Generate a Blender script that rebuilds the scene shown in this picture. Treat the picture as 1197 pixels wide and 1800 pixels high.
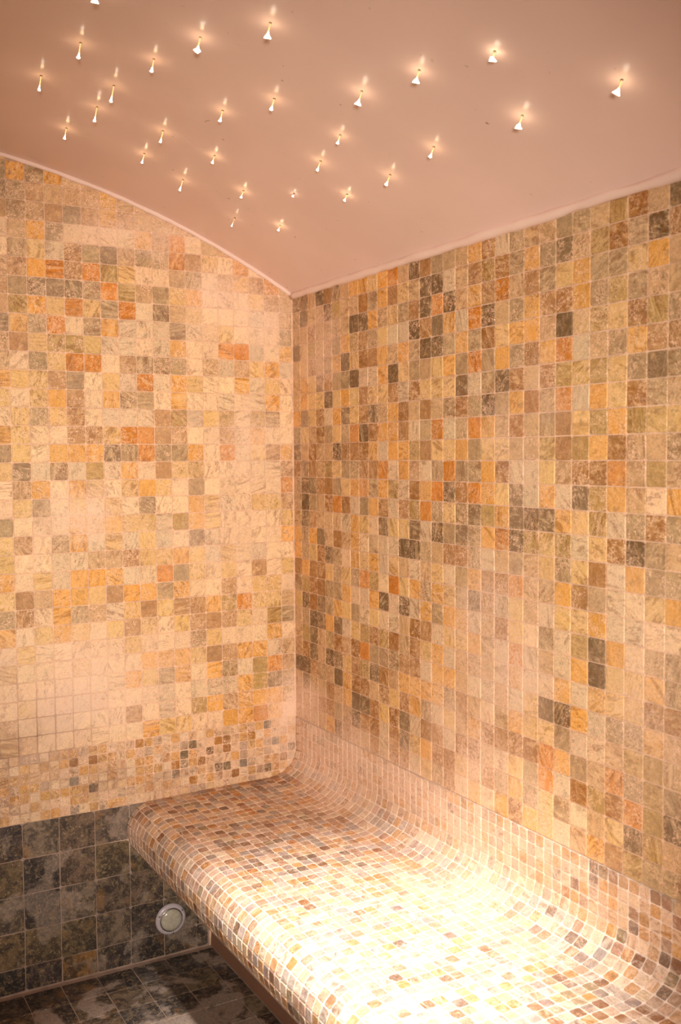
import bpy, bmesh, math, random
from mathutils import Vector, Matrix, noise as pnoise
random.seed(7)
for o in list(bpy.data.objects):
    bpy.data.objects.remove(o)
scene = bpy.context.scene
COL = scene.collection

# ------------------------------------------------------------------ camera
IMG_W, IMG_H, F_PX = 1197, 1800, 1786.7
YAW, PITCH, ROLL = 0.51101, -0.05437, -0.00653
CAM = Vector((-1.4142, -2.8156, 1.4737))
Fv = Vector((math.sin(YAW)*math.cos(PITCH), math.cos(YAW)*math.cos(PITCH), math.sin(PITCH)))
Rv = Vector((math.cos(YAW), -math.sin(YAW), 0))
Uv = Rv.cross(Fv)
cr, sr = math.cos(ROLL), math.sin(ROLL)
CR, CU = Rv*cr + Uv*sr, Uv*cr - Rv*sr
cam_data = bpy.data.cameras.new('camera')
cam = bpy.data.objects.new('camera', cam_data)
COL.objects.link(cam)
m3 = Matrix((CR, CU, -Fv)).transposed()
cam.matrix_world = Matrix.Translation(CAM) @ m3.to_4x4()
cam_data.sensor_fit = 'VERTICAL'
cam_data.sensor_height = 36
cam_data.sensor_width = 24
cam_data.lens = 36*F_PX/IMG_H
cam_data.clip_start = 0.02
cam_data.dof.use_dof = True
cam_data.dof.focus_distance = 2.75
cam_data.dof.aperture_fstop = 5.0
scene.camera = cam

def project(p):
    d = Vector(p) - CAM
    z = d.dot(Fv)
    if z < 0.05:
        return (-9999, -9999, 0)
    return (IMG_W/2 + F_PX*d.dot(CR)/z, IMG_H/2 - F_PX*d.dot(CU)/z, z)

def in_frame(p, m=4):
    x, y, z = project(p)
    return -m < x < IMG_W+m and -m < y < IMG_H+m

cy = scene.cycles
cy.max_bounces = 7; cy.diffuse_bounces = 5; cy.glossy_bounces = 2; cy.transmission_bounces = 2
cy.caustics_reflective = False; cy.caustics_refractive = False

# ------------------------------------------------------------------ world, exposure
w = bpy.data.worlds.new('world'); scene.world = w; w.use_nodes = True
w.node_tree.nodes['Background'].inputs[0].default_value = (0.02, 0.015, 0.012, 1)
w.node_tree.nodes['Background'].inputs[1].default_value = 0.3
vs = scene.view_settings
vs.view_transform = 'Standard'; vs.look = 'None'; vs.gamma = 1; vs.use_curve_mapping = False
vs.exposure = -0.36

# room: inner faces wall_right X=0, wall_left X=-2.547, wall_back Y=0, wall_front Y=-3.6, floor Z=0
XL, YF = -2.5472, -3.6
ACX, ACZ, AR = -1.2736, -0.2139, 2.5276      # barrel vault circle
def vault_z(x):
    return ACZ + math.sqrt(max(AR*AR - (x-ACX)**2, 0))
WALL_TOP = vault_z(0)

# ceiling downlights (real lamps of the room, behind and above the photographer's frame)
DOWNLIGHTS = [  # x, y, target, energy, cone degrees, blend, radius, colour
    (-0.80, -1.95, (-0.47, -1.16, 0.48), 640, 38, 1.0, 0.04, (1.0, 0.96, 0.93)),
]
# added unseen flood lamp, lights walls and vault and dims the corners: place, target, energy, cone, radius, colour
ADDED_FLOOD = ((-1.62, -3.45, 1.50), (-0.16, -0.2, 1.20), 640, 57, 0.12, (1.0, 0.90, 0.80))

# ------------------------------------------------------------------ helpers
def srgb(r, g, b):
    def f(c):
        c /= 255
        return c/12.92 if c <= 0.04045 else ((c+0.055)/1.055)**2.4
    return (f(r), f(g), f(b))

def link(name, me, mat=None, parent=None):
    o = bpy.data.objects.new(name, me)
    COL.objects.link(o)
    if mat: me.materials.append(mat)
    if parent: o.parent = parent
    return o

def tag(o, label=None, cat=None, group=None, kind=None):
    if label: o['label'] = label
    if cat: o['category'] = cat
    if group: o['group'] = group
    if kind: o['kind'] = kind
    return o

def mesh_from(verts, faces, name='mesh', smooth=False):
    me = bpy.data.meshes.new(name)
    me.from_pydata([tuple(v) for v in verts], [], faces)
    me.update()
    if smooth:
        for p in me.polygons: p.use_smooth = True
    return me

class N:
    """small node-tree builder"""
    def __init__(s, tree): s.t = tree
    def __call__(s, typ, **kw):
        n = s.t.nodes.new(typ)
        ins = kw.pop('ins', {})
        for k, v in kw.items(): setattr(n, k, v)
        for k, v in ins.items():
            if isinstance(v, bpy.types.NodeSocket): s.t.links.new(v, n.inputs[k])
            else: n.inputs[k].default_value = v
        return n
    def math(s, op, a, b=0.0, c=0.0, clamp=False):
        return s('ShaderNodeMath', operation=op, use_clamp=clamp, ins={0: a, 1: b, 2: c}).outputs[0]
    def mix(s, f, a, b, mode='MIX'):
        n = s('ShaderNodeMix', data_type='RGBA', blend_type=mode, ins={0: f})
        for i, v in ((6, a), (7, b)):
            if isinstance(v, bpy.types.NodeSocket): s.t.links.new(v, n.inputs[i])
            else: n.inputs[i].default_value = (*v, 1)
        return n.outputs[2]
    def ramp(s, v, lo, hi):
        return s('ShaderNodeMapRange', interpolation_type='SMOOTHSTEP', ins={0: v, 1: lo, 2: hi, 3: 0.0, 4: 1.0}).outputs[0]
    def noise(s, vec, scale, detail=3, rough=0.55, dist=0.0, out=0):
        return s('ShaderNodeTexNoise', ins={'Vector': vec, 'Scale': scale, 'Detail': detail, 'Roughness': rough, 'Distortion': dist}).outputs[out]

def new_mat(name):
    m = bpy.data.materials.new(name); m.use_nodes = True
    t = m.node_tree
    b = t.nodes['Principled BSDF']
    return m, N(t), b

def connect(n, b, key, sock):
    n.t.links.new(sock, b.inputs[key])

# deposits: patches of pale limescale and of dark grime, each with its own place on the walls,
# laid down on the vertices of the tiles and of the grout behind them
LIME_PATCHES = [
    ((-0.70, 0, 0.84), (0.48, 0.25, 0.24), 0.80),
    ((-0.50, 0, 2.12), (0.34, 0.2, 0.13), 0.75),
    ((-0.16, 0, 1.93), (0.28, 0.2, 0.20), 0.75),
    ((-0.12, 0, 1.50), (0.20, 0.2, 0.20), 0.55),
    ((-0.30, 0, 1.25), (0.30, 0.2, 0.20), 0.30),
    ((-0.65, 0, 1.32), (0.20, 0.2, 0.12), 0.55),
    ((-0.03, 0, 0.72), (0.10, 0.15, 0.20), 0.90),
    ((0, -0.55, 0.60), (0.22, 1.15, 0.19), 1.0),
    ((0, -0.95, 0.72), (0.15, 0.36, 0.22), 0.85),
    ((0, -1.02, 1.08), (0.12, 0.26, 0.32), 0.80),
    ((0, -0.80, 0.86), (0.12, 0.18, 0.20), 0.60),
    ((0, -1.12, 1.52), (0.12, 0.20, 0.25), 0.60),
    ((0, -0.16, 1.78), (0.12, 0.26, 0.16), 0.65),
    ((0, -1.45, 1.00), (0.12, 0.22, 0.35), 0.50),
    ((0, -0.12, 0.72), (0.12, 0.20, 0.12), 0.90),
    ((-0.55, -0.06, 0.40), (0.10, 0.24, 0.09), 1.00),
    ((-0.10, -1.0, 0.50), (0.16, 0.5, 0.10), 0.55),
]
GRIME_PATCHES = [
    ((-0.94, 0, 0.72), (0.42, 0.1, 0.32), 0.85),
    ((-0.62, 0, 0.56), (0.16, 0.1, 0.07), 0.90),
    ((-0.90, 0, 0.52), (0.30, 0.1, 0.08), 0.55),
    ((-0.40, -0.04, 0.48), (0.25, 0.09, 0.08), 0.7),
    ((-0.35, -0.45, 0.48), (0.20, 0.22, 0.05), 0.3),
    ((-0.93, 0, 2.28), (0.35, 0.1, 0.15), 0.45),
] 

def patch_value(p, patches, wobble):
    p = Vector(p)
    q = p + pnoise.noise_vector(p*6.0)*wobble + pnoise.noise_vector(p*19.0)*wobble*0.4
    best = 0.0
    for c, r, s in patches:
        l = math.sqrt(((q.x-c[0])/r[0])**2 + ((q.y-c[1])/r[1])**2 + ((q.z-c[2])/r[2])**2)
        if l < 1.0:
            t = 1.0-l
            best = max(best, s*t*t*(3-2*t))
    if best == 0.0: return 0.0
    return min(1.0, best*(0.85+0.9*pnoise.noise(p*5.0+Vector((3, 1, 2)))))

def lay_deposits(me, offset=Vector()):
    pts = [v.co+offset for v in me.vertices]
    a = me.attributes.new('lime', 'FLOAT', 'POINT')
    a.data.foreach_set('value', [patch_value(p, LIME_PATCHES, 0.06) for p in pts])
    a = me.attributes.new('grime', 'FLOAT', 'POINT')
    a.data.foreach_set('value', [patch_value(p, GRIME_PATCHES, 0.05) for p in pts])

def deposit(n, name):
    return n('ShaderNodeAttribute', attribute_name=name).outputs['Fac']

LIME_COL = srgb(238, 206, 182)
GRIME_COL = srgb(128, 92, 70)

def stone_tile_material(name, lime_amt, speck_amt, rough, vein=(238, 202, 152), bloom=(232, 186, 124)):
    m, n, b = new_mat(name)
    col = n('ShaderNodeAttribute', attribute_name='tile_color').outputs['Vector']
    seed = n('ShaderNodeAttribute', attribute_name='tile_seed').outputs['Fac']
    pos = n('ShaderNodeNewGeometry').outputs['Position']
    sh = n('ShaderNodeVectorMath', operation='SCALE', ins={0: (17.3, 31.7, 23.1), 'Scale': seed}).outputs[0]
    p = n('ShaderNodeVectorMath', operation='ADD', ins={0: pos, 1: sh}).outputs[0]
    ang = n.math('MULTIPLY', seed, 57.0)
    pr = n('ShaderNodeVectorRotate', rotation_type='AXIS_ANGLE', ins={'Vector': p, 'Axis': (0.6, 0.6, 0.5), 'Angle': ang}).outputs[0]
    st = n('ShaderNodeVectorMath', operation='MULTIPLY', ins={0: pr, 1: (1.0, 0.09, 0.35)}).outputs[0]
    band = n.noise(st, 120.0, 3, 0.62, 0.7)                      # bedding layers in the slate
    which = n.math('FRACT', n.math('MULTIPLY', seed, 7.31))
    amt = n.math('MULTIPLY_ADD', n.ramp(which, 0.05, 0.75), 0.7, 0.3)
    lo = n.ramp(band, 0.50, 0.64)
    hi = n.ramp(band, 0.49, 0.34)
    c = n.mix(n.math('MULTIPLY', lo, n.math('MULTIPLY', amt, 0.85)), col, n.mix(0.60, col, srgb(128, 74, 26)))
    c = n.mix(n.math('MULTIPLY', hi, n.math('MULTIPLY', amt, 0.75)), c, n.mix(0.62, c, srgb(*vein)))
    cloud = n.noise(p, 42.0, 3, 0.72)
    c = n.mix(n.math('MULTIPLY', n.ramp(cloud, 0.54, 0.70), 0.65), c, n.mix(0.65, c, srgb(130, 104, 74)))
    c = n.mix(n.math('MULTIPLY', n.ramp(cloud, 0.46, 0.30), 0.60), c, n.mix(0.6, c, srgb(*bloom)))
    # worn pale crusts and cracks on most tiles
    sp = n.noise(p, 190.0, 3, 0.75, 1.6)
    w2 = n.math('MULTIPLY_ADD', n.ramp(n.math('FRACT', n.math('MULTIPLY', seed, 3.77)), 0.10, 0.80), 0.75, 0.25)
    patch = n.ramp(n.noise(p, 48.0, 1, 0.5), 0.38, 0.54)
    ww = n.math('MULTIPLY', w2, patch)
    spm = n.math('MULTIPLY', n.ramp(sp, 0.49, 0.58), n.math('MULTIPLY', ww, speck_amt))
    c = n.mix(spm, c, srgb(228, 188, 152))
    dk = n.math('MULTIPLY', n.ramp(sp, 0.43, 0.35), n.math('MULTIPLY', ww, speck_amt*0.75))
    c = n.mix(dk, c, n.mix(0.6, c, srgb(104, 70, 40)))
    lime = deposit(n, 'lime')
    fine = n.noise(pos, 130.0, 2, 0.7)
    grain = n.math('MULTIPLY_ADD', n.ramp(sp, 0.30, 0.66), 0.34, 0.80)      # fine crackle in every stone
    c = n.mix(1.0, c, n('ShaderNodeCombineColor', ins={0: grain, 1: grain, 2: grain}).outputs[0], 'MULTIPLY')
    lm = n.math('MULTIPLY', lime, n.math('MULTIPLY_ADD', n.ramp(fine, 0.36, 0.60), 0.75, 0.55), clamp=True)
    c = n.mix(n.math('MULTIPLY', lm, lime_amt), c, LIME_COL)
    gr = deposit(n, 'grime')
    c = n.mix(n.math('MULTIPLY', gr, n.math('MULTIPLY_ADD', fine, 0.7, 0.0)), c, GRIME_COL)
    connect(n, b, 'Base Color', c)
    r = n.math('MULTIPLY_ADD', cloud, 0.25, rough-0.12)
    connect(n, b, 'Roughness', r)
    b.inputs['Specular IOR Level'].default_value = 0.35
    bp = n('ShaderNodeBump', ins={'Strength': 0.35, 'Distance': 0.0012, 'Height': n.math('ADD', n.math('MULTIPLY', band, 0.5), n.math('MULTIPLY', sp, 0.5))})
    connect(n, b, 'Normal', bp.outputs[0])
    return m

def grout_material(name, base, grime_amt=0.9):
    m, n, b = new_mat(name)
    pos = n('ShaderNodeNewGeometry').outputs['Position']
    v = n.noise(pos, 22.0, 3, 0.65)
    f = n.noise(pos, 170.0, 2, 0.6)
    dark = tuple(c*0.72 for c in base)
    c = n.mix(n.ramp(v, 0.35, 0.70), base, dark)
    c = n.mix(n.math('MULTIPLY', n.ramp(f, 0.45, 0.7), 0.3), c, srgb(170, 125, 92))
    c = n.mix(n.math('MULTIPLY', deposit(n, 'lime'), 0.85), c, LIME_COL)
    c = n.mix(n.math('MULTIPLY', deposit(n, 'grime'), grime_amt), c, srgb(104, 72, 54))
    connect(n, b, 'Base Color', c)
    b.inputs['Roughness'].default_value = 0.85
    b.inputs['Specular IOR Level'].default_value = 0.2
    bp = n('ShaderNodeBump', ins={'Strength': 0.5, 'Distance': 0.001, 'Height': f})
    connect(n, b, 'Normal', bp.outputs[0])
    return m

def slate_material(name, residue):
    """dark slate: mottled black, olive and rust with pale residue"""
    m, n, b = new_mat(name)
    col = n('ShaderNodeAttribute', attribute_name='tile_color').outputs['Vector']
    seed = n('ShaderNodeAttribute', attribute_name='tile_seed').outputs['Fac']
    pos = n('ShaderNodeNewGeometry').outputs['Position']
    sh = n('ShaderNodeVectorMath', operation='SCALE', ins={0: (17.3, 31.7, 23.1), 'Scale': seed}).outputs[0]
    p = n('ShaderNodeVectorMath', operation='ADD', ins={0: pos, 1: sh}).outputs[0]
    a = n.noise(p, 24.0, 5, 0.72, 0.6)
    c = n.mix(n.math('MULTIPLY', n.ramp(a, 0.40, 0.58), 0.9), col, n.mix(0.85, col, srgb(34, 29, 28)))
    a2 = n.noise(p, 62.0, 4, 0.75, 0.8)
    c = n.mix(n.math('MULTIPLY', n.ramp(a2, 0.50, 0.66), 0.65), c, srgb(134, 112, 78))
    a3 = n.noise(p, 13.0, 2, 0.6)
    c = n.mix(n.math('MULTIPLY', n.ramp(a3, 0.58, 0.72), 0.5), c, srgb(140, 100, 54))
    f = n.noise(p, 170.0, 3, 0.8, 1.0)
    c = n.mix(n.math('MULTIPLY', n.ramp(f, 0.53, 0.66), n.math('MULTIPLY', n.ramp(a2, 0.36, 0.58), 0.8)), c, srgb(172, 148, 122))
    big = n.noise(pos, 7.0, 4, 0.6, 0.4)
    rs = n.math('MULTIPLY', n.ramp(big, 0.53, 0.60), n.math('MULTIPLY_ADD', n.ramp(f, 0.35, 0.6), 0.5, 0.5))
    c = n.mix(n.math('MULTIPLY', rs, residue), c, srgb(168, 148, 132))
    connect(n, b, 'Base Color', c)
    connect(n, b, 'Roughness', n.math('MULTIPLY_ADD', a, 0.35, 0.32))
    b.inputs['Specular IOR Level'].default_value = 0.4
    bp = n('ShaderNodeBump', ins={'Strength': 0.6, 'Distance': 0.002, 'Height': n.math('ADD', a, n.math('MULTIPLY', f, 0.3))})
    connect(n, b, 'Normal', bp.outputs[0])
    return m

def plaster_material(name, base, rough=0.5, specks=True, bump=0.15):
    m, n, b = new_mat(name)
    pos = n('ShaderNodeNewGeometry').outputs['Position']
    v = n.noise(pos, 3.0, 4, 0.5)
    c = n.mix(n.ramp(v, 0.3, 0.7), base, tuple(x*0.93 for x in base))
    if specks:
        s = n.noise(pos, 60.0, 2, 0.5)
        s2 = n.noise(pos, 9.0, 2, 0.5)
        c = n.mix(n.math('MULTIPLY', n.math('MULTIPLY', n.ramp(s, 0.735, 0.77), n.ramp(s2, 0.45, 0.6)), 0.75), c, srgb(120, 84, 62))
        ch = n.noise(pos, 5.0, 5, 0.7)
        c = n.mix(n.math('MULTIPLY', n.ramp(ch, 0.66, 0.74), 0.35), c, srgb(228, 206, 190))
    connect(n, b, 'Base Color', c)
    b.inputs['Roughness'].default_value = rough
    f = n.noise(pos, 25.0, 5, 0.6)
    bp = n('ShaderNodeBump', ins={'Strength': bump, 'Distance': 0.004, 'Height': f})
    connect(n, b, 'Normal', bp.outputs[0])
    return m

def simple_material(name, col, rough=0.4, metallic=0.0, emit=None, strength=0, coat=0):
    m, n, b = new_mat(name)
    pos = n('ShaderNodeNewGeometry').outputs['Position']
    v = n.noise(pos, 90.0, 3, 0.6)
    connect(n, b, 'Base Color', n.mix(n.ramp(v, 0.35, 0.75), col, tuple(c*0.8 for c in col)))
    b.inputs['Roughness'].default_value = rough
    b.inputs['Metallic'].default_value = metallic
    b.inputs['Coat Weight'].default_value = coat
    if emit:
        b.inputs['Emission Color'].default_value = (*emit, 1)
        b.inputs['Emission Strength'].default_value = strength
    return m

M_STONE = stone_tile_material('warm_slate_mosaic', 0.88, 0.9, 0.55)
M_SEAT = stone_tile_material('seat_slate_mosaic', 0.90, 0.5, 0.5, (230, 212, 194), (220, 192, 166))
M_GROUT = grout_material('pink_beige_grout', srgb(238, 200, 166))
M_SEAT_GROUT = grout_material('pale_seat_grout', srgb(250, 230, 210), 0.35)
M_SLATE = slate_material('dark_slate', 0.45)
M_FLOOR = slate_material('floor_slate', 0.85)
M_SLATE_GROUT = grout_material('grey_brown_grout', srgb(164, 140, 124), 0.2)
M_CEIL = plaster_material('pink_beige_plaster', srgb(240, 212, 200), 0.6)
_b = M_CEIL.node_tree.nodes['Principled BSDF']
_b.inputs['Coat Weight'].default_value = 0.5; _b.inputs['Coat Roughness'].default_value = 0.14; _b.inputs['Coat IOR'].default_value = 1.35
M_BEAD = plaster_material('pale_sealant', srgb(240, 212, 196), 0.55, False, 0.4)
M_PLINTH = plaster_material('brown_render', srgb(150, 108, 84), 0.7, True, 0.4)
M_PLASTIC = simple_material('lilac_white_plastic', srgb(196, 182, 184), 0.35, 0, coat=0.2)
M_LENS = simple_material('frosted_lens', srgb(190, 180, 160), 0.18, 0, coat=0.6)
M_STEEL = simple_material('brushed_steel', srgb(190, 186, 180), 0.3, 1.0)

# ------------------------------------------------------------------ tiles
class TileSet:
    """collects small bevelled stones as (verts, faces, colour, seed)"""
    def __init__(s): s.items = []

def stone(poly, mapf, h, bevel, jitter, tilt=0.0003):
    """one bevelled stone: rounded polygon in surface coordinates, top face, bevel ring and sides"""
    cx = sum(p[0] for p in poly)/len(poly); cy = sum(p[1] for p in poly)/len(poly)
    k = len(poly)
    ta, tb = random.uniform(-1, 1)*tilt, random.uniform(-1, 1)*tilt
    sz = max(max(abs(p[0]-cx) for p in poly), 1e-4)
    lift = random.uniform(-0.25, 0.25)*h*0.5
    V = []
    outer = [(p[0]+random.uniform(-jitter, jitter), p[1]+random.uniform(-jitter, jitter)) for p in poly]
    for (u, v) in outer: V.append(mapf(u, v, -0.0004))
    for (u, v) in outer: V.append(mapf(u, v, h*0.55 + lift*0.5))
    for (u, v) in outer:
        d = math.hypot(u-cx, v-cy) or 1e-6
        f = max(0.0, (d-bevel)/d)
        uu, vv = cx+(u-cx)*f, cy+(v-cy)*f
        V.append(mapf(uu, vv, h + lift + ta*(uu-cx)/sz + tb*(vv-cy)/sz))
    Fc = []
    for i in range(k):
        j = (i+1) % k
        Fc.append((i, j, k+j, k+i)); Fc.append((k+i, k+j, 2*k+j, 2*k+i))
    Fc.append(tuple(range(2*k, 3*k)))
    return V, Fc

def chamfer_rect(u0, v0, u1, v1, r):
    rs = [r*random.uniform(0.5, 1.5) for _ in range(4)]
    return [(u0+rs[0], v0), (u1-rs[1], v0), (u1, v0+rs[1]), (u1, v1-rs[2]),
            (u1-rs[2], v1), (u0+rs[3], v1), (u0, v1-rs[3]), (u0, v0+rs[0])]

def clip(poly, a, b, c):
    """keep a*u + b*v <= c"""
    out = []
    for i in range(len(poly)):
        p, q = poly[i], poly[(i+1) % len(poly)]
        dp, dq = a*p[0]+b*p[1]-c, a*q[0]+b*q[1]-c
        if dp <= 0: out.append(p)
        if dp*dq < 0:
            t = dp/(dp-dq); out.append((p[0]+(q[0]-p[0])*t, p[1]+(q[1]-p[1])*t))
    return out

def poly_area(p):
    return abs(sum(p[i][0]*p[(i+1) % len(p)][1]-p[(i+1) % len(p)][0]*p[i][1] for i in range(len(p))))/2

def tint(c, v=0.10, hue=0.03):
    k = 1+random.uniform(-v, v)
    return tuple(max(0.0, x*k*(1+random.uniform(-hue, hue))) for x in c)

def write_attrs(me, cols, seeds):
    flat = []
    for c in cols: flat += [c[0], c[1], c[2]]
    ca = me.attributes.new('tile_color', 'FLOAT_VECTOR', 'FACE')
    ca.data.foreach_set('vector', flat)
    sa = me.attributes.new('tile_seed', 'FLOAT', 'FACE')
    sa.data.foreach_set('value', seeds)

def emit_tiles(items, parent, mat, name, field_name, limit=300, field_label=None):
    """items: list of (V, F, colour, seed). The ones that show largest become parts, the rest one joined part"""
    scored = []
    for it in items:
        V = it[0]; k = len(V)//3
        c = sum((Vector(v) for v in V[2*k:]), Vector())/k
        if it[4] and in_frame(c, 12):
            pr = [project(v)[:2] for v in V[2*k:]]
            scored.append((poly_area(pr), it))
        else:
            scored.append((0, it))
    scored.sort(key=lambda s: -s[0])
    single = [s[1] for s in scored[:limit] if s[0] > 0]
    rest = [s[1] for s in scored[:limit] if s[0] <= 0] + [s[1] for s in scored[limit:]]
    for V, Fc, col, seed, _ in single:
        k = len(V)//3
        base = sum((Vector(v) for v in V[:k]), Vector())/k
        me = mesh_from([Vector(v)-base for v in V], Fc, name)
        write_attrs(me, [col]*len(Fc), [seed]*len(Fc)); lay_deposits(me, base)
        o = link(name, me, mat, parent); o.location = base
    if rest:
        AV, AF, AC, AS = [], [], [], []
        for V, Fc, col, seed, _ in rest:
            b0 = len(AV); AV += [tuple(v) for v in V]
            AF += [tuple(i+b0 for i in f) for f in Fc]
            AC += [col]*len(Fc); AS += [seed]*len(Fc)
        me = mesh_from(AV, AF, field_name)
        write_attrs(me, AC, AS); lay_deposits(me)
        tag(link(field_name, me, mat, parent), kind='stuff')

PAL = {'O': srgb(206, 126, 32), 'o': srgb(224, 162, 76), 'Y': srgb(222, 180, 114), 'T': srgb(200, 160, 114),
       'B': srgb(162, 110, 54), 'D': srgb(106, 82, 50), 'G': srgb(172, 142, 102), 'W': srgb(216, 188, 150),
       'P': srgb(236, 200, 156), 'L': srgb(178, 142, 80)}
MIX = 'OoooYYYYTTTTBBDGGWWPPPLL'

# stones as seen on the wall, one row per course from the vault down, one letter per stone:
# O orange, o light orange, Y yellow, T tan, B brown, D dark, G grey, W whitish, P pale cream, L olive
BACK_CHART = """
GoGoTBTTTTTTTTTTTT DGBTTToTTTTTTTTTTT BGTBDBoBTTTTTTTTTT PToGPPPPoBOPTTTTTT
PGYWBGDTGGOBYPOPTT TBoOBOLYPPTGPToBOT BGDDDGOLTGYoPPPYBT TLoYOYGOWDTYPPPWPB
DoGOPGoWWWDWPYPPPG TBYLLYWWPWoPPOOWPo TPGYOOPTDGGPTWTYoW oYYBDPYWOWoYPPoWYP
YPYoBPoGGPoPPWPWoP PYGYBPWWWBLWYLPLGP oYPPBBYOOBBPPBPoPP GYPoooDGOGGoPOWYBo
YDWGWLWoPBYLPPPPPB PToPoTPYoYPGPPPPPO PYGPYPYPDPPoYWPYYB GPPPoYoYYWLoYPPPPY
YBPGoWYWYWPDWPPPPo YPPWWTTBYYoYWYPWPP oPYWoooWPOGYPYPBPY YBTooYBooGoPPBPYYP
GBPoGTWYBYBBoLOYYT oPYoYPYBYPYBBBYPLG PYPPPPPYPPPGYPPPoP TPPPYPPPoooYBBooWT
PPPPPPPoYGoPoGWLOB PYPPWPPPPWPWWWoLDD TPPPPPPBPWPLoToooL TTPPPPPPoYYPPooOoP
""".split()
RIGHT_CHART = """
DDTDBGTooYoOTDBGGToBWGTTGGTLBTD GDLTDLTTBGoBYTDDWTBLBGoGDTLBGDB TTBTTTTDDoTYGBDODToBOTBGYoGGYoT
DTLTTGoLBGYWWDBDoWODTGoBBoGLGTT TYBTGoDYBBoToGDDGoGBYooTDTLYBLG ToYDBGGDWWoDYGTYoGOGoGBoOWTGoBB
ToYYDYoYBYYBWBYYYDWGDBTBLYLYGDG oGYBWoDYBDToBTBTGBGDGoBTOWoYBGT GYTBGYGODBooBWGOWGOoTBTGBYLoLYY
DTBTTDBBBoWooLBYYoGYYTTLBLoBTTG BDBTLYGGBBOWoTWGOGGoBWWYTBBOTLT GDDBBGYoOGoLWBoODBOoYDWoWDLoTPo
GDGTBOBWGoBWBLOGYGDLoDDDoYLWGBG TDBTTTWoYPDYYDWDGDGoODLYLWYBDGT oGoDTBToPGWWDDGTBBGWTGTYGYBWoGG
oGYBDGPoYoWYTWTYPLoBBOTToBGWPYo BoBBYGYGOLPOYoGoYGDBGYTWYYoWWPP GLBBGGoPWoDWDWoGooWTBYPGWLDoPTG
YDBDGoYGWYPWTBBWYYoTWOWTWoDYYoG TGDDoDWYLBLBTBYoWTTTWoWWoWoYYBB TLDTLBTBOGGGBBWooTWWTWYDDoWGGoT
TBDTDDYBLDBToooogBTPLoYYGWPTLLT DDBGTDoBBTBYBoGWYToBBBBOoGTOGLG TDLTBToDDBYBDWBBWBBTWYGOWBLBOLD
TTTBBGTDBBWBDYoBBYTBGoGYGWTYDLT TTTToDBTTBWBBWYGBWoWoBoYWToBLGG
""".split()

P_BIG, JOINT = 0.05, 0.0024
BAND_Z = 0.663                      # below this course the small mosaic begins
SMALL = 0.02688

def kind_colour(ch, worn=0.0):
    if ch.upper() not in 'OYTBDGWPL': ch = 'T'
    if ch == 'g': ch = 'G'
    c = tint(PAL[ch], 0.10, 0.025)
    k = worn + random.uniform(0.0, 0.30)**1.3       # each stone more or less bleached
    return tuple(a*(1-k)+b*k for a, b in zip(c, PAL['P']))

# ------------------------------------------------------------------ structure
def slab(name, P, nu, nv, normal, thick, mat):
    """wall slab from its gridded inner face P(a, b), a and b from 0 to 1, thickened away from the room"""
    off = Vector(normal)*-thick
    V, Fc = [], []
    idx = lambda i, j, k: (k*(nu+1)+i)*(nv+1)+j
    for k in (0, 1):
        for i in range(nu+1):
            for j in range(nv+1):
                V.append(Vector(P(i/nu, j/nv)) + off*k)
    for i in range(nu):
        for j in range(nv):
            Fc.append((idx(i, j, 0), idx(i+1, j, 0), idx(i+1, j+1, 0), idx(i, j+1, 0)))
            Fc.append((idx(i, j+1, 1), idx(i+1, j+1, 1), idx(i+1, j, 1), idx(i, j, 1)))
    for i in range(nu):
        for j, f in ((0, 1), (nv, 0)):
            q = (idx(i, j, 0), idx(i, j, 1), idx(i+1, j, 1), idx(i+1, j, 0))
            Fc.append(q if f else q[::-1])
    for j in range(nv):
        for i, f in ((0, 0), (nu, 1)):
            q = (idx(i, j, 0), idx(i, j, 1), idx(i, j+1, 1), idx(i, j+1, 0))
            Fc.append(q if f else q[::-1])
    me = mesh_from(V, Fc, name)
    bm = bmesh.new(); bm.from_mesh(me); bmesh.ops.recalc_face_normals(bm, faces=bm.faces); bm.to_mesh(me); bm.free()
    lay_deposits(me)
    return tag(link(name, me, mat), kind='structure')

def gable(y): return lambda a, b: (XL*(1-a), y, vault_z(XL*(1-a))*b)
floor = slab('floor', lambda a, b: (XL*(1-a), YF*(1-b), 0), 40, 56, (0, 0, 1), 0.1, M_SLATE_GROUT)
tag(floor, 'dark slate tiled floor with pale dried residue')
wall_back = tag(slab('wall_back', gable(0), 100, 80, (0, -1, 0), 0.12, M_GROUT), 'arched end wall of warm slate mosaic over dark slate tiles')
wall_front = tag(slab('wall_front', gable(YF), 40, 20, (0, 1, 0), 0.12, M_GROUT), 'arched entrance wall of warm slate mosaic')
wall_right = tag(slab('wall_right', lambda a, b: (0, YF*a, WALL_TOP*b), 110, 64, (-1, 0, 0), 0.12, M_GROUT),
                 'long side wall of warm slate mosaic above the bench')
wall_left = tag(slab('wall_left', lambda a, b: (XL, YF*a, WALL_TOP*b), 30, 16, (1, 0, 0), 0.12, M_GROUT),
                'plain long side wall of slate mosaic opposite the bench')

# vault
V, Fc = [], []
K = 96
for i in range(K+1):
    x = XL*(1-i/K)
    dx, dz = (x-ACX)/AR, (vault_z(x)-ACZ)/AR
    for y in (YF, 0.0):
        V.append((x, y, vault_z(x))); V.append((x+dx*0.1, y, vault_z(x)+dz*0.1))
for i in range(K):
    a, b = 4*i, 4*i+4
    Fc += [(a, a+2, b+2, b), (a+1, b+1, b+3, a+3)]
ceiling = link('ceiling', mesh_from(V, Fc, 'ceiling'), M_CEIL)
for p in ceiling.data.polygons: p.use_smooth = True
tag(ceiling, 'smooth pinkish plaster barrel vault', kind='structure')

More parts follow.
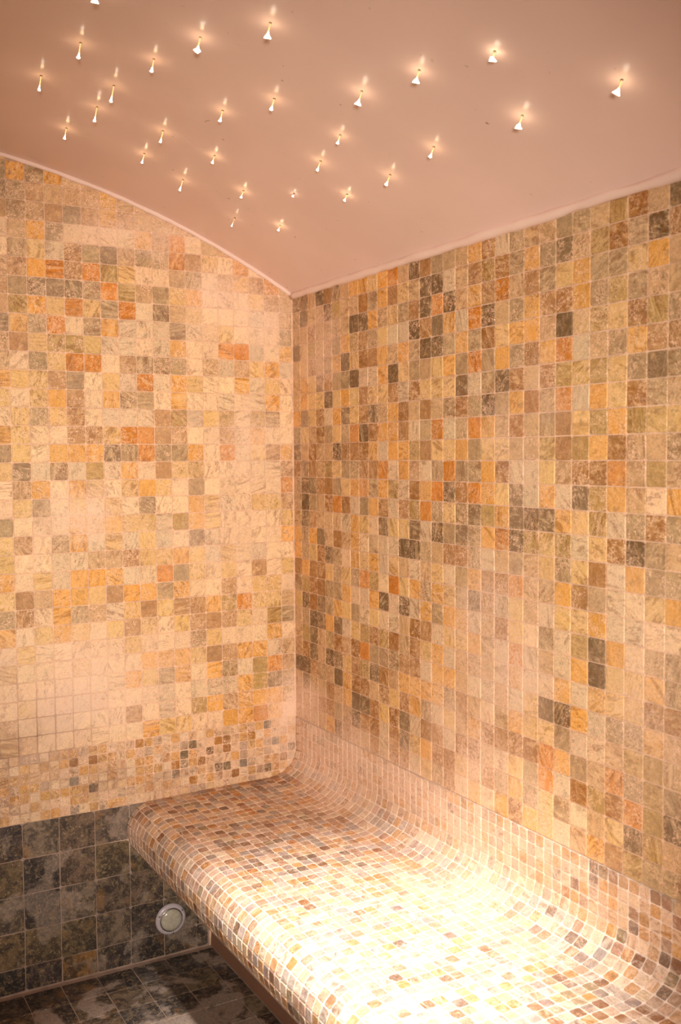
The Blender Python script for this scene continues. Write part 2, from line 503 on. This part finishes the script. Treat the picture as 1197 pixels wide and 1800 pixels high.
# uneven sealant beads where vault and walls meet
def bead(name, pts, r, label):
    V, Fc = [], []
    S = 8
    for i, p in enumerate(pts):
        t = (Vector(pts[min(i+1, len(pts)-1)])-Vector(pts[max(i-1, 0)])).normalized()
        u = t.cross(Vector((0.3, 0.5, 0.8))).normalized(); v = t.cross(u)
        rr = r*(1+0.35*pnoise.noise(Vector(p)*14.0))
        for k in range(S):
            a = 2*math.pi*k/S
            V.append(Vector(p)+(u*math.cos(a)+v*math.sin(a))*rr)
    for i in range(len(pts)-1):
        for k in range(S):
            k2 = (k+1) % S
            Fc.append((i*S+k, i*S+k2, (i+1)*S+k2, (i+1)*S+k))
    Fc += [tuple(range(S-1, -1, -1)), tuple(range((len(pts)-1)*S, len(pts)*S))]
    return tag(link(name, mesh_from(V, Fc, name, True), M_BEAD), label, kind='structure')
xs = [XL*i/130 for i in range(131)]
bead('trim_1', [(x, -0.002, vault_z(x)-0.003+random.uniform(-.0012, .0012)) for x in xs], 0.0075, 'pale sealant bead along the arch of the end wall')
bead('trim_2', [(-0.002, YF*i/150, WALL_TOP-0.004+random.uniform(-.0015, .0015)) for i in range(151)], 0.0110, 'pale sealant bead between vault and long side wall')

# ------------------------------------------------------------------ wall tiles
def arch_clip(poly, margin=0.008):
    """trim a stone of the gable walls to the arch"""
    cu = sum(p[0] for p in poly)/len(poly)
    r = AR-margin
    zc = ACZ+math.sqrt(max(r*r-(cu-ACX)**2, 0))
    a, b = (cu-ACX)/r, (zc-ACZ)/r
    return clip(poly, a, b, a*cu+b*zc)

def wall_tiles_gable(y, sgn, chart, x0, x1):
    items = []
    c = -34
    for c in range(-35, 17):
        u0, u1 = (c-17)*P_BIG+0.0037, (c-16)*P_BIG+0.0037
        if u1 < XL+0.01: continue
        for r in range(-2, 32):
            v1 = 2.263-P_BIG*r; v0 = v1-P_BIG
            poly = chamfer_rect(max(u0, XL+0.003)+JOINT/2, v0+JOINT/2, min(u1, -0.004)-JOINT/2, v1-JOINT/2, 0.0028)
            poly = arch_clip(poly)
            if len(poly) < 3 or poly_area(poly) < 1.2e-4: continue
            ch = None
            if chart and -1 <= c <= 16 and 0 <= r < len(chart): ch = chart[r][c+1]
            col = kind_colour(ch or random.choice(MIX), 0.20 if ch in ('B', 'D') else 0.0)
            Vt, Ft = stone(poly, lambda u, v, h: (u, y-sgn*h, v), 0.0016, 0.0012, 0.0005)
            if sgn < 0: Ft = [tuple(reversed(f)) for f in Ft]
            items.append((Vt, Ft, col, random.random(), True))
    return items
back_items = wall_tiles_gable(0, 1, BACK_CHART, XL, 0)
emit_tiles(back_items, wall_back, M_STONE, 'stone_tile', 'stone_tile_field')
emit_tiles(wall_tiles_gable(YF, -1, None, XL, 0), wall_front, M_STONE, 'stone_tile', 'stone_tile_field', 0)

def wall_tiles_side(x, sgn, chart):
    items = []
    for d in range(0, 72):
        y0, y1 = -(d*P_BIG+0.0016), -((d+1)*P_BIG+0.0016)
        y0 = min(y0, -0.004); y1 = max(y1, YF+0.003)
        for r in range(6, 32):
            v1 = 2.263-P_BIG*r; v0 = v1-P_BIG
            if r == 6: v1 = WALL_TOP-0.012
            poly = chamfer_rect(y1+JOINT/2, v0+JOINT/2, y0-JOINT/2, v1-JOINT/2, 0.0028)
            ch = None
            if chart and d <= 30: ch = chart[r-6][d]
            col = kind_colour(ch or random.choice(MIX))
            Vt, Ft = stone(poly, lambda u, v, h: (x-sgn*h, u, v), 0.0016, 0.0012, 0.0005)
            if sgn > 0: Ft = [tuple(reversed(f)) for f in Ft]
            items.append((Vt, Ft, col, random.random(), True))
    return items
emit_tiles(wall_tiles_side(0, 1, RIGHT_CHART), wall_right, M_STONE, 'stone_tile', 'stone_tile_field')
emit_tiles(wall_tiles_side(XL, -1, None), wall_left, M_STONE, 'stone_tile', 'stone_tile_field', 0)

# band of small mosaic on the end wall
SMALL_PAL = [srgb(206, 168, 130), srgb(196, 150, 100), srgb(216, 180, 146), srgb(186, 156, 130), srgb(206, 154, 92), srgb(222, 190, 156)]
SMALL_DARK = [srgb(98, 84, 70), srgb(150, 102, 58), srgb(120, 100, 74), srgb(142, 126, 108), srgb(176, 120, 56)]
items = []
for r in range(7):
    v1 = BAND_Z-SMALL*r; v0 = v1-SMALL
    for c in range(0, 94):
        u1 = -0.004-c*0.0272; u0 = u1-0.0272
        if u0 < XL: continue
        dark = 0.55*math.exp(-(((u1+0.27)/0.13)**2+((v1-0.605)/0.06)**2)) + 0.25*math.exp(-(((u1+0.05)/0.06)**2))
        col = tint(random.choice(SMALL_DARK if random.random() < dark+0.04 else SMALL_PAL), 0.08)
        poly = chamfer_rect(u0+0.0013, v0+0.0013, u1-0.0013, v1-0.0013, 0.0025)
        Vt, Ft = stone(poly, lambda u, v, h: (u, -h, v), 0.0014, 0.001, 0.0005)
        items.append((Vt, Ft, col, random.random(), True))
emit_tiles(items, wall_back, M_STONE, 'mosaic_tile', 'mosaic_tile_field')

# dark slate dado of the end wall
SLATE_PAL = [srgb(84, 72, 64), srgb(104, 90, 74), srgb(116, 98, 76), srgb(92, 84, 80), srgb(122, 106, 88), srgb(74, 66, 62)]
SLATE_TONE = {'k': srgb(58, 50, 48), 'd': srgb(78, 66, 60), 'b': srgb(110, 90, 74), 'l': srgb(114, 94, 68), 'g': srgb(126, 108, 92), 'r': srgb(136, 98, 56)}
SLATE_CHART = ['dgbgg', 'lkbll', 'gkgbb', 'lllgd', 'kdrdk']      # k black, d dark, b brown, l olive, g grey, r rust
items = []
zl = [0.475, 0.375, 0.275, 0.174, 0.073, 0.004]
for c in range(-18, 7):
    u0 = -0.842+0.1*c; u1 = u0+0.1
    if u1 < XL+0.02: continue
    for r in range(5):
        u1c = min(u1, -0.305)
        if u0 > -0.31: continue
        poly = chamfer_rect(max(u0, XL)+0.0013, zl[r+1]+0.0013, u1c-0.0013, zl[r]-0.0013, 0.004)
        Vt, Ft = stone(poly, lambda u, v, h: (u, -h, v), 0.002, 0.0018, 0.0012)
        hid = u0 > -0.5 and r < 1
        tone = SLATE_TONE[SLATE_CHART[r][c+1]] if -1 <= c <= 3 else random.choice(SLATE_PAL)
        items.append((Vt, Ft, tint(tone, 0.10), random.random(), not hid))
dado = slab('trim_3', lambda a, b: (XL*(1-a)-0.30*a, -0.0004, 0.475*b), 60, 12, (0, -1, 0), 0.0003, M_SLATE_GROUT)
tag(dado, 'dado of large dark slate tiles low on the end wall')
emit_tiles(items, dado, M_SLATE, 'slate_tile', 'slate_tile_field')

# floor tiles
items = []
for i in range(0, 26):
    u1 = -0.3455-0.1015*(i-1); u0 = u1-0.1015
    if i == 0: u1 = -0.298
    for j in range(0, 36):
        y1 = -0.018-0.1035*j; y0 = y1-0.1035
        if y0 < YF or u0 < XL: continue
        poly = chamfer_rect(u0+0.0014, y0+0.0014, u1-0.0014, y1-0.0014, 0.004)
        if i == 0 and u1-u0 < 0.02: continue
        Vt, Ft = stone(poly, lambda u, v, h: (u, v, h), 0.0016, 0.0015, 0.001)
        items.append((Vt, Ft, tint(random.choice(SLATE_PAL), 0.15), random.random(), True))
emit_tiles(items, floor, M_FLOOR, 'slate_tile', 'slate_tile_field')

# ------------------------------------------------------------------ bench
def bench_profile():
    pts = []
    # down the wall, cove, seat, rounded nose, lip turned under
    pts += [(-0.0018, BAND_Z), (-0.0018, 0.63), (-0.0018, 0.595)]
    for k in range(0, 17):
        a = math.pi/2*k/16
        pts.append((-0.0975+0.0957*math.cos(a), 0.562-0.0785*math.sin(a)))
    pts += [(-0.20, 0.4825), (-0.30, 0.4805), (-0.40, 0.478), (-0.45, 0.4765)]
    for k in range(1, 13):
        a = math.pi/2*k/12
        pts.append((-0.480-0.068*math.sin(a), 0.408+0.067*math.cos(a)))
    pts += [(-0.5475, 0.39), (-0.544, 0.37), (-0.537, 0.352), (-0.525, 0.344)]
    return pts
PROF = bench_profile()
# dense arc length table
SEG = [0.0]
for a, b in zip(PROF[:-1], PROF[1:]): SEG.append(SEG[-1]+math.hypot(b[0]-a[0], b[1]-a[1]))
S_TOT = SEG[-1]
def prof_at(s):
    s = min(max(s, 0), S_TOT-1e-6)
    for i in range(len(SEG)-1):
        if s <= SEG[i+1]:
            t = (s-SEG[i])/(SEG[i+1]-SEG[i])
            a, b = PROF[i], PROF[i+1]
            return a[0]+(b[0]-a[0])*t, a[1]+(b[1]-a[1])*t
def prof_n(s):
    x0, z0 = prof_at(s-0.008); x1, z1 = prof_at(s+0.008)
    dx, dz = x1-x0, z1-z0
    l = math.hypot(dx, dz)
    return dz/l, -dx/l          # towards the room
BENCH_END = YF+0.002
bench = bpy.data.objects.new('bench', None); COL.objects.link(bench)
bench.location = (-0.27, -1.8, 0)
tag(bench, 'built-in bench with rounded front edge clad in small slate mosaic', 'bench')
def kid(name, me, mat):
    o = link(name, me, mat, bench)
    o.matrix_parent_inverse = Matrix.Translation((-bench.location).to_3d())
    return o
outline = PROF + [(-0.50, 0.345), (-0.30, 0.345), (-0.0025, 0.345), (-0.0015, BAND_Z-0.001)]
k = len(outline)
NY = 90
V = [(x, -0.0006+(BENCH_END+0.0006)*q/NY, z) for q in range(NY+1) for x, z in outline]
Fc = [tuple(range(k)), tuple(range((NY+1)*k-1, NY*k-1, -1))]
Fc += [(q*k+(i+1) % k, q*k+i, (q+1)*k+i, (q+1)*k+(i+1) % k) for q in range(NY) for i in range(k)]
me = mesh_from(V, Fc, 'seat_shell'); lay_deposits(me)
body = kid('seat_shell', me, M_SEAT_GROUT)
for p in body.data.polygons: p.use_smooth = len(p.vertices) == 4
V = [(-0.297, -0.003, 0.003), (-0.0025, -0.003, 0.003), (-0.0025, -0.003, 0.345), (-0.275, -0.003, 0.345)]
V = V + [(x, BENCH_END, z) for x, _, z in V]
kid('plinth', mesh_from(V, [(0, 3, 2, 1), (4, 5, 6, 7), (0, 1, 5, 4), (1, 2, 6, 5), (2, 3, 7, 6), (3, 0, 4, 7)], 'plinth'), M_PLINTH)

SEAT_PAL = [srgb(196, 164, 142), srgb(210, 172, 134), srgb(184, 166, 154), srgb(176, 140, 116), srgb(214, 190, 164), srgb(198, 150, 104), srgb(168, 152, 142), srgb(206, 176, 152)]
SEAT_DARK = [srgb(134, 98, 76), srgb(150, 132, 122), srgb(160, 118, 88), srgb(126, 106, 92), srgb(190, 132, 80), srgb(150, 130, 100)]
items = []
rows = int(round((S_TOT-0.004)/SMALL))
ps = (S_TOT-0.004)/rows
for i in range(rows):
    s0, s1 = i*ps, (i+1)*ps
    cx, cz = prof_at((s0+s1)/2)
    for j in range(int(-BENCH_END/0.0272)):
        y1 = -0.004-j*0.0272; y0 = y1-0.0272
        if y0 < BENCH_END: continue
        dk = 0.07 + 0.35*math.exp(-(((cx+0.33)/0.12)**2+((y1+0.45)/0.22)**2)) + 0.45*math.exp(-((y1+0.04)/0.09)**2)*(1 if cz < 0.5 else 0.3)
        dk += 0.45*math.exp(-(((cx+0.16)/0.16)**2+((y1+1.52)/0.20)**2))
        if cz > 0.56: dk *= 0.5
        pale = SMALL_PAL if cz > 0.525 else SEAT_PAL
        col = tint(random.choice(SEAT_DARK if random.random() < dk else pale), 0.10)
        poly = chamfer_rect(s0+0.0014, y0+0.0014, s1-0.0014, y1-0.0014, 0.0026)
        def mp(s, y, h):
            x, z = prof_at(s); nx, nz = prof_n(s)
            if nx > 0: nx, nz = -nx, -nz
            return (x+nx*h, y, z+nz*h)
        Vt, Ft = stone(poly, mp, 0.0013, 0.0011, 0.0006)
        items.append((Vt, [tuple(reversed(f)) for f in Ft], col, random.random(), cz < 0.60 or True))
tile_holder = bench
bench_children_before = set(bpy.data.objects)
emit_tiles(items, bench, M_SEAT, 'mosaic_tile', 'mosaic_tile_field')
for o in bpy.data.objects:
    if o not in bench_children_before:
        o.matrix_parent_inverse = Matrix.Translation((-bench.location).to_3d())

# ------------------------------------------------------------------ round fitting in the slate
def lathe(profile, S=40):
    """profile (r, h) turned about +Z"""
    V, Fc = [], []
    for r, h in profile:
        for k in range(S):
            a = 2*math.pi*k/S
            V.append((r*math.cos(a), r*math.sin(a), h))
    for i in range(len(profile)-1):
        for k in range(S):
            k2 = (k+1) % S
            Fc.append((i*S+k, i*S+k2, (i+1)*S+k2, (i+1)*S+k))
    Fc.append(tuple(range(S-1, -1, -1)))
    Fc.append(tuple(range((len(profile)-1)*S, len(profile)*S)))
    return V, Fc
lamp = bpy.data.objects.new('bulkhead_light', None); COL.objects.link(lamp)
lamp.location = (-0.424, -0.0022, 0.113); lamp.rotation_euler = (math.pi/2, 0, 0)
tag(lamp, 'round unlit wall light with pale lilac plastic rim in the slate under the bench', 'wall light')
def lpart(name, prof, mat, parent=lamp):
    V, Fc = lathe(prof)
    return link(name, mesh_from(V, Fc, name, True), mat, parent)
rim = lpart('rim', [(0.0465, 0.0), (0.0465, 0.006), (0.0440, 0.010), (0.0375, 0.0125), (0.0335, 0.012), (0.0325, 0.006)], M_PLASTIC)
lpart('lens', [(0.0325, 0.004), (0.0325, 0.0125), (0.030, 0.0165), (0.022, 0.0185), (0.010, 0.0195), (0.002, 0.0198)], M_LENS)
gs = lpart('gasket', [(0.0350, 0.010), (0.0350, 0.0130), (0.0335, 0.0136), (0.0326, 0.0130)], M_STEEL)
for a in (0.6, 2.7, 4.8):
    V, Fc = lathe([(0.0028, 0.0), (0.0028, 0.0022), (0.0012, 0.0028)], 10)
    sc = link('screw', mesh_from(V, Fc, 'screw', True), M_STEEL, rim)
    sc.location = (0.0405*math.cos(a), 0.0405*math.sin(a), 0.0112)

# ------------------------------------------------------------------ crystal star lights in the vault
def emissive(name, col, strength, rough=0.1):
    m, n, b = new_mat(name)
    b.inputs['Base Color'].default_value = (*col, 1)
    b.inputs['Roughness'].default_value = rough
    b.inputs['Emission Color'].default_value = (*col, 1)
    z = n.noise(n('ShaderNodeNewGeometry').outputs['Position'], 300.0, 2)
    connect(n, b, 'Emission Strength', n.math('MULTIPLY_ADD', z, strength*0.6, strength*0.7))
    return m
M_TIP = emissive('lit_crystal_tip', (1.0, 0.90, 0.74), 14)
M_STEM = emissive('lit_crystal_stem', (1.0, 0.62, 0.24), 1.5)
M_SOCKET = simple_material('dark_brass', srgb(112, 84, 58), 0.5, 0.6)

STEM_V, STEM_F = lathe([(0.0013, 0.0), (0.0009, 0.35), (0.0010, 0.75), (0.0016, 0.86)], 8)
TIP_V, TIP_F = lathe([(0.0009, 0.60), (0.0020, 0.78), (0.0078, 1.0), (0.0060, 1.01), (0.001, 0.92)], 3)
TIPN_V, TIPN_F = lathe([(0.0009, 0.62), (0.0016, 0.82), (0.0036, 0.97), (0.0030, 1.0), (0.001, 0.99)], 4)
me_stem = mesh_from(STEM_V, STEM_F, 'stem', True); me_stem.materials.append(M_STEM)
me_tip = mesh_from(TIP_V, TIP_F, 'tip'); me_tip.materials.append(M_TIP)
me_tipn = mesh_from(TIPN_V, TIPN_F, 'tip'); me_tipn.materials.append(M_TIP)
SV, SF = lathe([(0.0026, -0.001), (0.0026, 0.0012), (0.0016, 0.0016)], 12)
me_socket = mesh_from(SV, SF, 'socket', True); me_socket.materials.append(M_SOCKET)
CRYSTALS = [(-0.896, -1.045, .027), (-0.861, -0.809, .031), (-0.886, -0.589, .032), (-0.731, -0.861, .026), (-0.697, -1.02, .028),
            (-0.628, -1.175, .027), (-0.754, -0.672, .036), (-0.749, -0.528, .034), (-0.769, -0.337, .027), (-0.602, -0.547, .028),
            (-0.588, -0.371, .025), (-0.552, -0.779, .025), (-0.505, -0.933, .025), (-0.476, -0.547, .020), (-0.47, -0.321, .030),
            (-0.356, -0.442, .020), (-0.299, -0.255, .026), (-0.284, -0.58, .009), (-0.22, -0.372, .016), (-0.326, -0.795, .024),
            (-0.357, -0.94, .020), (-0.415, -1.127, .027), (-0.391, -1.286, .023), (-0.35, -1.448, .016), (-0.201, -1.585, .025),
            (-0.217, -1.357, .025), (-0.236, -1.106, .024), (-0.22, -0.916, .026), (-0.221, -0.729, .018)]
for i, (x, y, L) in enumerate(CRYSTALS):
    z = vault_z(x)
    nrm = Vector((ACX-x, 0, ACZ-z)).normalized()
    root = bpy.data.objects.new('crystal_light', None); COL.objects.link(root)
    root.location = Vector((x, y, z))
    root.rotation_mode = 'QUATERNION'
    root.rotation_quaternion = Vector((0, 0, 1)).rotation_difference(nrm)
    far = (Vector((x, y, z))-CAM).length > 2.15
    if L < 0.012:
        tag(root, 'short crystal star light without a stem, set flush in the vault', 'star light')
    elif i == 16:
        tag(root, 'faint star light with the thinnest stem and a tiny tip', 'star light')
    else:
        if i == 18: tag(root, 'small lit star light with a short stem, closest to the corner of both walls', 'star light')
        elif far: tag(root, 'lit crystal star light with a slender drop tip on a thin stem', 'star light', 'slender crystal star lights in the vault')
        else: tag(root, 'lit crystal star light with a flared three-sided tip on a thin stem', 'star light', 'flared crystal star lights in the vault')
    so = bpy.data.objects.new('socket', me_socket); so.parent = root; COL.objects.link(so)
    tp = bpy.data.objects.new('tip', me_tipn if far else me_tip); tp.parent = root; COL.objects.link(tp)
    k = 0.55 if i == 16 else 1.0
    tp.scale = (k, k, L); tp.rotation_euler = (0, 0, random.uniform(0, 6))
    if L >= 0.012:
        st = bpy.data.objects.new('stem', me_stem); st.parent = root; COL.objects.link(st)
        st.scale = (k, k, L)
    ld = bpy.data.lights.new('crystal_glow', 'POINT')
    ld.energy = 0.014 if i != 16 and L > 0.012 else 0.004
    ld.color = (1.0, 0.66, 0.30); ld.shadow_soft_size = 0.003
    lo = bpy.data.objects.new('crystal_glow', ld); lo.parent = root; lo.location = (0, 0, L*0.5+0.004)
    COL.objects.link(lo)

# ------------------------------------------------------------------ downlights
me_ring_v, me_ring_f = lathe([(0.045, -0.002), (0.045, 0.004), (0.040, 0.006), (0.034, 0.005), (0.033, -0.002)], 32)
me_ring = mesh_from(me_ring_v, me_ring_f, 'downlight_ring', True); me_ring.materials.append(M_STEEL)
for (x, y, tgt, en, cone, blend, rad, colr) in DOWNLIGHTS:
    z = vault_z(x)
    nrm = Vector((ACX-x, 0, ACZ-z)).normalized()
    ring = bpy.data.objects.new('ceiling_downlight', me_ring); COL.objects.link(ring)
    ring.location = (x, y, z); ring.rotation_mode = 'QUATERNION'
    ring.rotation_quaternion = Vector((0, 0, 1)).rotation_difference(nrm)
    tag(ring, 'round steel downlight recessed in the vault above the bench', 'downlight')
    ld = bpy.data.lights.new('downlight_beam', 'SPOT')
    ld.energy = en; ld.spot_size = math.radians(cone); ld.spot_blend = blend
    ld.color = colr; ld.shadow_soft_size = rad
    lo = bpy.data.objects.new('downlight_beam', ld); COL.objects.link(lo)
    p = Vector((x, y, z))+nrm*0.03
    lo.location = p
    lo.rotation_mode = 'QUATERNION'
    lo.rotation_quaternion = (Vector(tgt)-p).to_track_quat('-Z', 'Y')

# flood lamp added out of view for frontal light, with an added housing
fp, ft, en, cone, rad, colr = ADDED_FLOOD
fl = bpy.data.objects.new('added_flood', None); COL.objects.link(fl)
fl.location = (fp[0], YF+0.002, fp[2]); fl.rotation_euler = (-math.pi/2, 0, 0)
tag(fl, 'added round steel flood lamp behind the camera, out of view', 'added_flood')
V, Fc = lathe([(0.05, 0.0), (0.05, 0.01), (0.03, 0.015), (0.03, 0.05), (0.13, 0.09), (0.135, 0.11), (0.125, 0.11), (0.06, 0.07)], 32)
link('housing', mesh_from(V, Fc, 'housing', True), M_STEEL, fl)
ld = bpy.data.lights.new('added_flood_beam', 'SPOT')
ld.energy = en; ld.spot_size = math.radians(cone); ld.spot_blend = 1.0; ld.color = colr; ld.shadow_soft_size = rad
lo = bpy.data.objects.new('added_flood_beam', ld); COL.objects.link(lo)
lo.location = fp; lo.rotation_mode = 'QUATERNION'
lo.rotation_quaternion = (Vector(ft)-Vector(fp)).to_track_quat('-Z', 'Y')
